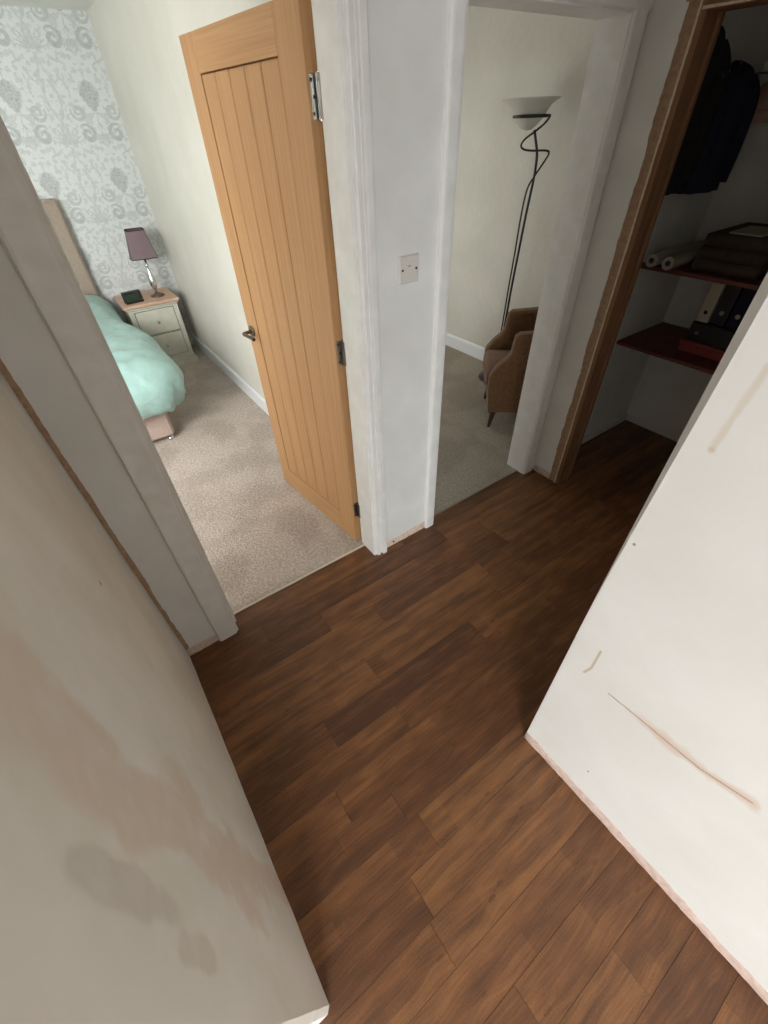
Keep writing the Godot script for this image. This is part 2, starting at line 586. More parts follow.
func setting() -> void:
	floors()
	# ---- hall, left of the camera
	left_wall()
	right_wall()
	var st := mb()
	wall_boxes(st, 0, -2.1, 3.2, -1.45, -1.325, CEIL, [[-1.8, -0.5, 0.9, 2.1], [0.012, 0.840, 0.0, 2.012], [1.207, 2.028, 0.0, 2.012]])
	struct("wall_back", st, M.plaster, "white plaster wall with two doorways")
	st = mb()
	wall_boxes(st, 0, -4.3, -0.34, -0.16, -0.06, CEIL, [])
	struct("wall_landing_side", st, M.plaster)
	st = mb()
	wall_boxes(st, 2, -0.16, 3.42, -4.4, -4.3, CEIL, [])
	struct("wall_landing_left", st, M.plaster)
	st = mb()
	wall_boxes(st, 0, -4.3, 0.87, 3.3, 3.42, CEIL, [[-4.0, -1.15, 0.95, 2.15]])
	struct("wall_landing_window", st, M.plaster)
	window("window_1", 0, -4.0, -1.15, 0.95, 2.15, 3.36)
	st = mb()
	wall_boxes(st, 0, 0.87, 3.27, -0.22, -0.10, CEIL, [])
	struct("wall_corridor", st, M.plaster)
	st = mb()
	wall_boxes(st, 2, -1.325, -0.22, 2.10, 2.20, CEIL, [[-1.137, -0.40, 0.0, 2.0]])
	struct("wall_closet_front", st, M.plaster, "white plaster wall round the closet opening")
	st = mb()
	wall_boxes(st, 2, -1.325, -0.22, 3.15, 3.27, CEIL, [])
	struct("wall_closet_back", st, M.plaster)
	st = mb()
	box(st, Vector3(2.20, 0, -1.325), Vector3(3.15, 2.2, -1.312))
	struct("wall_closet_side", st, M.plaster)
	st = mb()
	box(st, Vector3(2.20, 2.2, -1.325), Vector3(3.15, 2.3, -0.22))
	struct("added_ceiling_closet", st, M.plaster)  # unseen lower ceiling, added to keep light out of the closet
	# ---- bedroom
	st = mb()
	wall_boxes(st, 2, -5.06, -1.45, 1.0, 1.12, CEIL, [])
	struct("wall_bedroom_right", st, M.bed_wall)
	st = mb()
	wall_boxes(st, 2, -5.18, -1.45, -2.1, -1.9, CEIL, [])
	struct("wall_bedroom_left", st, M.bed_wall)
	window("window_2", 0, -1.8, -0.5, 0.9, 2.1, -1.365)
	st = mb()
	wall_boxes(st, 0, -1.9, 1.12, -5.18, -5.062, CEIL, [])
	struct("wall_bedroom_far", st, M.bed_wall)
	st = mb()
	var uv := func(x: float, y: float) -> Vector2: return Vector2((x - 0.82) / 0.52 + 0.5, -(y - 1.97) / 0.515 + 200.0 / 512.0)
	quad(st, Vector3(-1.9, 0, -5.06), Vector3(1.0, 0, -5.06), Vector3(1.0, CEIL, -5.06), Vector3(-1.9, CEIL, -5.06), Vector3.BACK, [uv.call(-1.9, 0), uv.call(1.0, 0), uv.call(1.0, CEIL), uv.call(-1.9, CEIL)])
	struct("wall_wallpaper", st, mapped(damask(), 0.6), "pale silver damask wallpaper on the bedroom wall")
	# ---- living room
	st = mb()
	wall_boxes(st, 2, -4.52, -1.45, 3.10, 3.22, CEIL, [])
	struct("wall_living_right", st, M.bed_wall)
	st = mb()
	wall_boxes(st, 0, 1.12, 3.10, -4.52, -4.40, CEIL, [[1.25, 2.25, 0.3, 1.95]])
	struct("wall_living_far", st, M.bed_wall)
	window("window_3", 0, 1.25, 2.25, 0.3, 1.95, -4.46)
	st = mb()
	box(st, Vector3(-2.1, CEIL, -5.18), Vector3(3.4, CEIL + 0.1, -1.325))
	box(st, Vector3(-0.34, CEIL, -1.325), Vector3(3.4, CEIL + 0.1, -0.16))
	box(st, Vector3(-4.4, CEIL, -0.16), Vector3(3.4, CEIL + 0.1, 3.42))
	struct("ceiling", st, M.ceiling)
	# ---- skirting boards
	var prof := PackedVector2Array([Vector2(0, 0), Vector2(0.016, 0), Vector2(0.016, 0.10), Vector2(0.012, 0.112), Vector2(0.006, 0.12), Vector2(0, 0.12)])
	st = mb()
	extrude(st, prof, Transform3D(Basis(Vector3.LEFT, Vector3.UP, Vector3.BACK), Vector3(1.0, 0.008, -5.06)), 3.61)
	struct("baseboard_bedroom", st, M.skirt_white)
	st = mb()
	extrude(st, prof, Transform3D(Basis(Vector3.LEFT, Vector3.UP, Vector3.BACK), Vector3(3.10, 0.006, -4.40)), 2.95)
	struct("baseboard_living_room", st, M.skirt_white)
	st = mb()
	extrude(st, PackedVector2Array([Vector2(0, 0), Vector2(0.016, 0), Vector2(0.016, 0.05), Vector2(0, 0.055)]), Transform3D(Basis(Vector3.BACK, Vector3.UP, Vector3.LEFT), Vector3(3.15, 0, -1.312)), 0.95)
	struct("baseboard_closet", st, M.plaster)

func floors() -> void:
	var f := struct_node("floor", "brown wood plank floor of the hall")
	var st := mb()
	box(st, Vector3(-4.4, -0.10, -5.2), Vector3(3.4, -0.012, 3.42))
	obj("subfloor", st, M.slab, f)
	var tex := boards()
	var wood := mapped(tex, 0.47)
	var w := 0.113
	var x_end := 3.15
	for k in range(-7, 15):
		var z0 := -0.716 + w * k
		var z1 := z0 + w
		if k == -7:
			z0 = -1.412
			z1 = -1.394
		# where the boards of this row meet
		var cuts := [-0.85]
		var r := RandomNumberGenerator.new()
		r.seed = 900 + k
		var x := -0.85 + r.randf_range(0.25, 1.2)
		if k == 0:
			x = 0.155
		elif k == -5:
			x = 0.125
		while x < x_end - 0.1:
			cuts.append(x)
			x += r.randf_range(0.55, 1.1) if k == -5 and cuts.size() == 2 else (0.78 if k == 0 and cuts.size() == 2 else r.randf_range(0.7, 1.22))
		cuts.append(x_end)
		for i in cuts.size() - 1:
			var row := r.randi_range(0, 8)
			if row == 7:
				row = 1
			if (k == 0 or k == -5) and i == 1:
				row = 9 if k == 0 else 7
			st = mb()
			plank(st, cuts[i], cuts[i + 1], z0, z1, row, r.randf(), r.randf() < 0.5)
			obj("plank", st, wood, f)
	# plain boards under the rest of the landing, out of view
	st = mb()
	box(st, Vector3(-4.3, -0.012, -0.06), Vector3(-0.852, 0, 3.3))
	box(st, Vector3(-0.852, -0.012, 0.98), Vector3(0.75, 0, 3.3))
	obj("landing_boards", st, M.shelf_wood, f)
	# carpets
	st = mb()
	box(st, Vector3(-1.9, -0.012, -5.06), Vector3(1.0, 0.008, -1.4135), 0.004)
	struct("floor_bedroom", st, M.carpet_bed, "beige cut pile bedroom carpet")
	st = mb()
	box(st, Vector3(1.12, -0.012, -4.40), Vector3(3.10, 0.006, -1.4135))
	box(st, Vector3(1.235, -0.002, -1.4135), Vector3(2.0, 0.006, -1.364), 0.003)
	struct("floor_living_room", st, M.carpet_living, "grey beige living room carpet")
	st = mb()
	box(st, Vector3(0.04, 0, -1.420), Vector3(0.812, 0.010, -1.409), 0.003)
	struct("trim_1", st, M.threshold, "pale threshold strip between bedroom carpet and wood floor")
	st = mb()
	box(st, Vector3(1.235, 0, -1.366), Vector3(2.0, 0.008, -1.358), 0.002)
	struct("trim_2", st, M.threshold_dull, "thin threshold strip of the living room doorway")

func plank(st: SurfaceTool, x0: float, x1: float, z0: float, z1: float, row: int, shift: float, turn: bool) -> void:
	var g := 0.0003
	var c := 0.0007
	x0 += g
	x1 -= g
	z0 += g
	z1 -= g
	var L := 1.235
	var u0 := shift * maxf(0.0, 1.0 - (x1 - x0) / L)
	var uv := func(x: float, z: float) -> Vector2:
		var u: float = u0 + (x - x0) / L
		var v: float = clampf((z - z0) / 0.113, 0.02, 0.98)
		if turn:
			u = 1.0 - u
		return Vector2(u, (row + v) / float(ROWS))
	var top := [Vector3(x0 + c, 0, z0 + c), Vector3(x1 - c, 0, z0 + c), Vector3(x1 - c, 0, z1 - c), Vector3(x0 + c, 0, z1 - c)]
	var mid := [Vector3(x0, -c, z0), Vector3(x1, -c, z0), Vector3(x1, -c, z1), Vector3(x0, -c, z1)]
	var low := []
	for p in mid:
		low.append(Vector3(p.x, -0.012, p.z))
	var ctr := Vector3((x0 + x1) / 2, -0.005, (z0 + z1) / 2)
	var U := func(q: Array) -> Array:
		var o := []
		for p in q:
			o.append(uv.call(p.x, p.z))
		return o
	quad(st, top[0], top[1], top[2], top[3], Vector3.UP, U.call(top))
	for i in 4:
		var j := (i + 1) % 4
		var n: Vector3 = (mid[i] + mid[j]) / 2 - ctr
		quad(st, top[i], top[j], mid[j], mid[i], n + Vector3.UP * n.length(), U.call([top[i], top[j], mid[j], mid[i]]))
		quad(st, mid[i], mid[j], low[j], low[i], n, U.call([mid[i], mid[j], low[j], low[i]]))

func left_wall() -> void:
	# old paint, bare patches and filler on the wall: map over z -1.325..-0.06, y 0..2.4
	var n1 := noise(3.0, 401, 4)
	var n2 := noise(9.0, 402, 3)
	var base := c8(234, 229, 219)
	var tex := paint(320, 608, func(px, py):
		var z: float = lerpf(-1.325, -0.06, px / 320.0)
		var y: float = lerpf(2.4, 0.0, py / 608.0)
		var a := n1.get_noise_2d(z * 1.4, y * 0.7)
		var b := n2.get_noise_2d(z, y)
		var c := base.lerp(c8(220, 215, 200), clampf(0.5 + a, 0, 1) * 0.6)
		# bare plaster band where something was pulled off
		var d: float = absf(z + 0.335 + 0.10 * a + 0.02 * b) - 0.075
		var band: float = smoothstep(0.03, -0.02, d) * smoothstep(1.62, 1.35, y + 0.1 * a)
		c = c.lerp(c8(218, 200, 181), band * (0.75 + 0.5 * b))
		# grey filler patch
		var g := Vector2((z + 0.212 + 0.06 * (y - 1.16)) / 0.03, (y - 1.16) / 0.16).length() + 0.35 * b + 0.2 * a
		c = c.lerp(c8(196, 187, 175), smoothstep(1.1, 0.75, g) * (0.5 + 0.35 * b))
		g = Vector2((z + 0.165) / 0.025, (y - 1.0) / 0.09).length() + 0.6 * b
		c = c.lerp(c8(206, 194, 181), smoothstep(1.05, 0.7, g) * 0.5)
		# speck
		if Vector2(z + 0.86, y - 1.0).length() < 0.006:
			c = c8(140, 124, 110)
		return c.lerp(c8(238, 234, 226), clampf(b * 0.5, 0, 0.3)))
	var st := mb()
	var uvf := func(z: float, y: float) -> Vector2: return Vector2((z + 1.325) / 1.265, 1.0 - y / 2.4)
	var zs := -1.325
	var ze := -0.072
	var cw := 0.013
	# slightly uneven plaster face
	var bn := noise(2.2, 411, 3)
	var P := []
	var Q := []
	for i in 41:
		var rowp := []
		var rowq := []
		for j in 49:
			var z := lerpf(zs, ze, i / 40.0)
			var y := CEIL * j / 48.0
			rowp.append(Vector3(-0.19 + 0.0022 * bn.get_noise_2d(z * 2.0, y * 2.0), y, z))
			rowq.append(uvf.call(z, y))
		P.append(rowp)
		Q.append(rowq)
	st.set_smooth_group(2)
	for i in 40:
		for j in 48:
			quad(st, P[i][j], P[i + 1][j], P[i + 1][j + 1], P[i][j + 1], Vector3.RIGHT, [Q[i][j], Q[i + 1][j], Q[i + 1][j + 1], Q[i][j + 1]])
	st.set_smooth_group(-1)
	# chamfered outer corner, end and back
	for j in 48:
		var a: Vector3 = P[40][j]
		var b: Vector3 = P[40][j + 1]
		var u := [Q[40][j], Q[40][j + 1], Q[40][j + 1], Q[40][j]]
		var c := Vector3(-0.19 - cw, b.y, -0.06)
		var d := Vector3(-0.19 - cw, a.y, -0.06)
		quad(st, a, b, c, d, Vector3(1, 0, 1), u)
		quad(st, d, c, Vector3(-0.34, b.y, -0.06), Vector3(-0.34, a.y, -0.06), Vector3.BACK, u)
	quad(st, Vector3(-0.34, 0, zs), Vector3(-0.34, CEIL, zs), Vector3(-0.34, CEIL, -0.06), Vector3(-0.34, 0, -0.06), Vector3.LEFT, [Vector2.ZERO, Vector2.ZERO, Vector2.ZERO, Vector2.ZERO])
	struct("wall_left", st, mapped(tex, 0.75), "patchy off white plaster wall with bare pinkish and grey filler patches")

func right_wall() -> void:
	var n1 := noise(3.0, 421, 4)
	var n2 := noise(14.0, 422, 3)
	var seg := func(p: Vector2, a: Vector2, b: Vector2) -> float:
		return p.distance_to(Geometry2D.get_closest_point_to_segment(p, a, b))
	var tex := paint(512, 1024, func(px, py):
		var z: float = lerpf(-0.22, 0.80, px / 512.0)
		var y: float = lerpf(2.4, 0.0, py / 1024.0)
		var a := n1.get_noise_2d(z, y)
		var b := n2.get_noise_2d(z, y)
		var c := c8(236, 235, 229).lerp(c8(228, 226, 218), clampf(0.4 + a, 0, 1) * 0.6)
		var p := Vector2(z, y)
		# score line with rubbed plaster on both sides
		var d: float = seg.call(p, Vector2(-0.085, 0.602), Vector2(0.14, 0.618))
		d = minf(d, seg.call(p, Vector2(0.14, 0.618), Vector2(0.232, 0.650)))
		var halo: float = smoothstep(0.026 + 0.02 * b, 0.003, d - 0.008 * a) * smoothstep(-0.06, 0.06, z)
		c = c.lerp(c8(218, 196, 176), halo * 0.75)
		c = c.lerp(c8(164, 138, 114), smoothstep(0.003, 0.001, d) * 0.85)
		# curved scuff
		d = minf(seg.call(p, Vector2(-0.160, 0.600), Vector2(-0.150, 0.640)), seg.call(p, Vector2(-0.150, 0.640), Vector2(-0.151, 0.725)))
		c = c.lerp(c8(192, 170, 136), smoothstep(0.0045, 0.001, d) * 0.75)
		# glue streak
		d = seg.call(p, Vector2(-0.166, 1.33), Vector2(-0.158, 1.47))
		c = c.lerp(c8(216, 206, 184), smoothstep(0.008 + 0.005 * b, 0.002, d + 0.003 * a) * 0.6)
		d = p.distance_to(Vector2(-0.166, 1.33))
		c = c.lerp(c8(200, 180, 160), smoothstep(0.008, 0.002, d) * 0.4)
		# specks
		for s in [Vector3(-0.007, 0.187, 0.0035), Vector3(-0.20, 1.08, 0.003)]:
			if p.distance_to(Vector2(s.x, s.y)) < s.z:
				c = c8(150, 134, 126)
		return c)
	var st := mb()
	var uvf := func(z: float, y: float) -> Vector2: return Vector2((z + 0.22) / 1.02, 1.0 - y / 2.4)
	var bn := noise(2.0, 431, 3)
	var cham := func(y: float) -> float: return 0.002 + 0.021 * smoothstep(0.75, 1.75, y)
	var P := []
	var Q := []
	for i in 41:
		var rp := []
		var rq := []
		for j in 49:
			var y := CEIL * j / 48.0
			var z := lerpf(-0.22 + cham.call(y), 0.80, i / 40.0)
			rp.append(Vector3(0.75 + 0.0015 * bn.get_noise_2d(z * 2.0, y * 2.0) * (1.0 if i > 0 else 0.3), y, z))
			rq.append(uvf.call(z, y))
		P.append(rp)
		Q.append(rq)
	st.set_smooth_group(2)
	for i in 40:
		for j in 48:
			quad(st, P[i][j], P[i + 1][j], P[i + 1][j + 1], P[i][j + 1], Vector3.LEFT, [Q[i][j], Q[i + 1][j], Q[i + 1][j + 1], Q[i][j + 1]])
	st.set_smooth_group(-1)
	for j in 48:
		var a: Vector3 = P[0][j]
		var b: Vector3 = P[0][j + 1]
		var c := Vector3(0.75 + cham.call(b.y) * 1.3, b.y, -0.22)
		var d := Vector3(0.75 + cham.call(a.y) * 1.3, a.y, -0.22)
		var u := [Q[5][j], Q[5][j + 1], Q[5][j + 1], Q[5][j]]
		quad(st, a, b, c, d, Vector3(-1, 0, -1), u)
		quad(st, d, c, Vector3(0.87, b.y, -0.22), Vector3(0.87, a.y, -0.22), Vector3.FORWARD, u)
		var e: Vector3 = P[40][j]
		var g: Vector3 = P[40][j + 1]
		quad(st, e, g, Vector3(0.75, g.y, 3.3), Vector3(0.75, e.y, 3.3), Vector3.LEFT, [Q[20][j], Q[20][j + 1], Q[20][j + 1], Q[20][j]])
	quad(st, Vector3(0.87, 0, -0.10), Vector3(0.87, CEIL, -0.10), Vector3(0.87, CEIL, 3.3), Vector3(0.87, 0, 3.3), Vector3.RIGHT, [Vector2(0.5, 0.2), Vector2(0.5, 0.2), Vector2(0.5, 0.2), Vector2(0.5, 0.2)])
	var o := struct("wall_right", st, mapped(tex, 0.72), "bright white plaster wall with brown score line and scuffs")
	# rough pink edge where the skirting board was
	st = mb()
	ragged(st, Vector3(0.75, 0, -0.219), Vector3(0, 0, 1), 1.0, Vector3.LEFT, 0.046, 0.009, 0.004, 441)
	obj("plaster_edge", st, M.pinkplaster, o)

# a low ragged strip of render standing a little proud of a wall
func ragged(st: SurfaceTool, at: Vector3, along: Vector3, length: float, out: Vector3, height: float, jag: float, proud: float, sd: int, up := Vector3.UP) -> void:
	var n := noise(14.0, sd, 4)
	var count := maxi(8, int(length / 0.012))
	st.set_smooth_group(3)
	for i in count:
		var q := []
		for e in [i, i + 1]:
			var t: float = float(e) / count
			var v := n.get_noise_2d(t * length * 0.35, 3.7) + 0.35 * n.get_noise_2d(t * length * 2.3, 11.0)
			var h := height + jag * 1.5 * v
			var pr := proud * (1.0 + 0.6 * n.get_noise_1d(t * length * 2.0 + 9.0))
			var b := at + along * t * length
			q.append([b + out * pr, b + out * pr + up * (h - 0.004), b + up * h - out * 0.002])
		quad(st, q[0][0], q[1][0], q[1][1], q[0][1], out)
		quad(st, q[0][1], q[1][1], q[1][2], q[0][2], out + up)
		if i == 0:
			tri(st, q[0][0], q[0][1], q[0][2], -along)
			tri(st, q[0][0], q[0][2], at - out * 0.002, -along)
		if i == count - 1:
			tri(st, q[1][0], q[1][1], q[1][2], along)
			tri(st, q[1][0], q[1][2], at + along * length - out * 0.002, along)
	st.set_smooth_group(-1)

# moulded casing board: profile across its width, standing from the floor
func casing_profile(w: float, fancy: bool) -> PackedVector2Array:
	if fancy:
		return PackedVector2Array([Vector2(0, 0), Vector2(0, 0.007), Vector2(0.003, 0.010), Vector2(0.014, 0.010), Vector2(0.0155, 0.019), Vector2(0.018, 0.021), Vector2(0.030, 0.021), Vector2(0.032, 0.019), Vector2(0.033, 0.012), Vector2(0.042, 0.012), Vector2(0.044, 0.024), Vector2(0.047, 0.027), Vector2(w - 0.004, 0.027), Vector2(w, 0.022), Vector2(w, 0)])
	return PackedVector2Array([Vector2(0, 0), Vector2(0, 0.010), Vector2(0.005, 0.015), Vector2(0.014, 0.017), Vector2(w - 0.012, 0.018), Vector2(w - 0.004, 0.016), Vector2(w, 0.010), Vector2(w, 0)])

func casing(node: Node3D, x_in: float, dir: float, w: float, fancy: bool, z: float) -> void:
	# starts at the inner edge x_in, spreads in direction dir; front looks along +z
	var st := mb()
	extrude(st, casing_profile(w, fancy), Transform3D(Basis(Vector3(dir, 0, 0), Vector3.BACK, Vector3.UP), Vector3(x_in, 0, z)), 2.075)
	obj("architrave", st, M.gloss_white, node)

func hall_details() -> void:
	var zf := -1.325
	# ---- bedroom door frame
	var f := struct_node("trim_3", "white painted bedroom door frame with moulded architraves")
	for a in [[0.012, 0.040], [0.812, 0.840]]:
		var st := mb()
		box(st, Vector3(a[0], 0, -1.440), Vector3(a[1], 2.012, -1.318), 0.002)
		obj("lining", st, M.gloss_white, f)
	var s2 := mb()
	box(s2, Vector3(0.040, 1.988, -1.440), Vector3(0.812, 2.012, -1.318), 0.002)
	obj("lining", s2, M.gloss_white, f)
	for a in [[0.040, 0.050]]:
		var st := mb()
		box(st, Vector3(a[0], 0.0, -1.400), Vector3(a[1], 1.988, -1.368), 0.002)
		obj("door_stop", st, M.gloss_white, f)
	casing(f, 0.032, -1.0, 0.086, false, zf)
	casing(f, 0.816, 1.0, 0.072, true, zf)
	s2 = mb()
	extrude(s2, casing_profile(0.08, false), Transform3D(Basis(Vector3.UP, Vector3.BACK, Vector3.RIGHT), Vector3(-0.05, 1.996, zf + 0.0005)), 0.94)
	obj("architrave", s2, M.gloss_white, f)
	# ---- living room door frame
	f = struct_node("trim_4", "white painted living room door frame")
	for a in [[1.207, 1.235], [2.0, 2.028]]:
		var st := mb()
		box(st, Vector3(a[0], 0, -1.455), Vector3(a[1], 2.012, -1.318), 0.002)
		obj("lining", st, M.gloss_white, f)
	s2 = mb()
	box(s2, Vector3(1.235, 1.988, -1.455), Vector3(2.0, 2.012, -1.318), 0.002)
	obj("lining", s2, M.gloss_white, f)
	casing(f, 1.229, -1.0, 0.062, false, zf)
	casing(f, 2.006, 1.0, 0.080, false, zf)
	s2 = mb()
	extrude(s2, casing_profile(0.07, false), Transform3D(Basis(Vector3.UP, Vector3.BACK, Vector3.RIGHT), Vector3(1.17, 1.994, zf + 0.0005)), 0.925)
	obj("architrave", s2, M.gloss_white, f)
	# ---- stripped strips left by the removed skirting
	var wall: Node3D = get_node("wall_back")
	var st := mb()
	ragged(st, Vector3(0.888, 0, zf), Vector3.RIGHT, 0.279, Vector3.BACK, 0.046, 0.007, 0.004, 451)
	obj("bare_strip", st, M.bare, wall)
	st = mb()
	ragged(st, Vector3(-0.19, 0, zf), Vector3.RIGHT, 0.136, Vector3.BACK, 0.048, 0.006, 0.004, 452)
	obj("bare_strip", st, M.bare, wall)
	st = mb()
	ragged(st, Vector3(-0.189, 0.05, zf), Vector3.UP, 2.3, Vector3.BACK, 0.016, 0.004, 0.003, 453, Vector3.RIGHT)
	obj("bare_corner_strip", st, M.brownedge, wall)
	st = mb()
	tube(st, [Vector3(0.945, 0.024, zf + 0.002), Vector3(0.945, 0.024, zf + 0.0075)], 0.005, 12)
	obj("screw", st, M.screw, wall)
	# ---- closet frame of bare timber
	f = struct_node("trim_5", "bare brown timber closet frame with ragged plaster edge")
	for z in [-1.137, -0.428]:
		st = mb()
		box(st, Vector3(2.092, 0, z), Vector3(2.200, 2.0, z + 0.028), 0.002)
		obj("lining", st, M.frame_wood, f)
	st = mb()
	box(st, Vector3(2.092, 1.975, -1.109), Vector3(2.200, 2.0, -0.428), 0.002)
	obj("lining", st, M.frame_wood, f)
	st = mb()
	box(st, Vector3(2.172, 0, -1.109), Vector3(2.196, 1.975, -1.097), 0.002)
	obj("door_stop", st, M.frame_wood, f)
	st = mb()
	ragged(st, Vector3(2.092, 0.0, -1.1375), Vector3.UP, 1.999, Vector3.LEFT, 0.009, 0.002, 0.003, 461, Vector3.BACK)
	obj("paint_edge", st, M.bare_edge, f)
	st = mb()
	ragged(st, Vector3(2.092, 1.9775, -1.126), Vector3.BACK, 0.72, Vector3.LEFT, 0.010, 0.002, 0.003, 462, Vector3.UP)
	obj("paint_edge", st, M.bare_edge, f)
	wall = get_node("wall_closet_front")
	st = mb()
	ragged(st, Vector3(2.10, 0.0, -1.137), Vector3.UP, 2.12, Vector3.LEFT, 0.048, 0.006, 0.004, 463, Vector3.FORWARD)
	obj("bare_strip", st, M.brownedge, wall)
	st = mb()
	ragged(st, Vector3(2.10, 0.0, -1.305), Vector3.BACK, 0.165, Vector3.LEFT, 0.046, 0.010, 0.0035, 464)
	obj("bare_strip", st, M.pinkplaster, wall)
	st = mb()
	ragged(st, Vector3(2.10, 2.002, -1.19), Vector3.BACK, 0.85, Vector3.LEFT, 0.05, 0.008, 0.004, 465)
	obj("bare_strip", st, M.brownedge, wall)
	# ---- blank plate on the wall between the doorways
	var p := thing("switch_plate", "square white wall plate with two dark screws between the two doorways", "wall plate", Vector3(1.036, 1.353, zf))
	st = mb()
	box(st, Vector3(-0.0435, -0.0435, -0.001), Vector3(0.0435, 0.0435, 0.009), 0.0035)
	obj("faceplate", st, M.plate, p)
	for sx in [-1, 1]:
		st = mb()
		tube(st, [Vector3(sx * 0.0300, 0, 0.008), Vector3(sx * 0.0300, 0, 0.0098)], 0.0042, 12)
		obj("screw", st, M.screw, p)
	st = mb()
	box(st, Vector3(-0.007, 0.008, 0.0085), Vector3(0.007, 0.013, 0.0094), 0.0004)
	obj("embossed_mark", st, M.plate_print, p)

func bedroom_door() -> void:
	var d := struct_node("door_1", "open oak cottage door with five vertical grooved boards")
	var u := Vector3(0.708 - 0.784, 0, -2.223 + 1.455).normalized()
	d.transform = Transform3D(Basis(u, Vector3.UP, u.cross(Vector3.UP)), Vector3(0.784, 0, -1.456))
	var W := 0.766
	var y0 := 0.014
	var y1 := 1.981
	var T := 0.040
	var a := 0.130
	var b := 0.660
	var yb := 0.150
	var yt := 1.882
	var parts := [["stile", 0.0015, a, y0, y1, M.oak], ["stile", b, W, y0, y1, M.oak], ["top_rail", a, b, yt, y1, M.oak_flat], ["bottom_rail", a, b, y0, yb, M.oak_flat]]
	for p in parts:
		var st := mb()
		box(st, Vector3(p[1], p[2 + 1], 0), Vector3(p[2], p[4], T), 0.0012)
		obj(p[0], st, p[5], d)
	var core := mb()
	box(core, Vector3(a - 0.005, yb - 0.005, 0.012), Vector3(b + 0.005, yt + 0.005, T - 0.012))
	obj("core", core, M.oak_core, d)
	var pw := (b - a - 0.004) / 5.0
	for i in 5:
		var st := mb()
		box(st, Vector3(a + 0.0035 + pw * i + 0.0012, yb + 0.003, 0.002), Vector3(a + 0.0005 + pw * (i + 1) - 0.0012, yt - 0.003, T - 0.002), 0.003)
		obj("plank", st, M.oak, d)
	var e := mb()
	box(e, Vector3(0.0, y0, 0.0006), Vector3(0.0015, y1, T - 0.0006))
	obj("hinge_edge", e, M.oak, d)
	# hinges on the edge
	for hy in [1.793, 1.072, 0.240]:
		var h := Node3D.new()
		h.name = "hinge"
		d.add_child(h, true)
		h.position = Vector3(0, hy, 0)
		var st := mb()
		box(st, Vector3(-0.0022, -0.047, 0.008), Vector3(0.0002, 0.047, 0.034), 0.0006)
		obj("leaf_plate", st, M.steel, h)
		st = mb()
		for k in 5:
			tube(st, [Vector3(-0.007, -0.05 + k * 0.02 + 0.0006, 0.034), Vector3(-0.007, -0.03 + k * 0.02 - 0.0006, 0.034)], 0.0062, 12)
		obj("knuckle", st, M.chrome, h)
		st = mb()
		box(st, Vector3(-0.028, -0.047, 0.024), Vector3(-0.008, 0.047, 0.0265), 0.0006)
		obj("leaf_plate", st, M.steel, h)
		for k in 3:
			st = mb()
			var y := -0.034 + k * 0.034
			tube(st, [Vector3(-0.002, y, 0.013 if k % 2 == 0 else 0.019), Vector3(-0.0032, y, 0.013 if k % 2 == 0 else 0.019)], 0.0042, 10)
			obj("screw", st, M.screw, h)
	# lever handle near the free edge, on both faces
	for side in [-1.0, 1.0]:
		var hd := Node3D.new()
		hd.name = "door_handle"
		d.add_child(hd, true)
		hd.position = Vector3(0.722, 0.985, 0.0 if side < 0 else T)
		var st := mb()
		tube(st, [Vector3(0, 0, -side * 0.001), Vector3(0, 0, side * 0.007), Vector3(0, 0, side * 0.009)], [0.026, 0.026, 0.023], 24)
		obj("rose", st, M.dull_metal, hd)
		st = mb()
		var path := smooth_path([Vector3(0, 0, side * 0.006), Vector3(0, 0, side * 0.034), Vector3(-0.004, 0, side * 0.048), Vector3(-0.018, 0, side * 0.053), Vector3(-0.06, 0.002, side * 0.054), Vector3(-0.112, 0, side * 0.052)], 5)
		tube(st, path, 0.0085, 12)
		obj("lever", st, M.dull_metal, hd)
	var lt := mb()
	box(lt, Vector3(W - 0.0005, 0.93, 0.010), Vector3(W + 0.0015, 1.09, 0.030), 0.0005)
	obj("latch_plate", lt, M.steel, d)

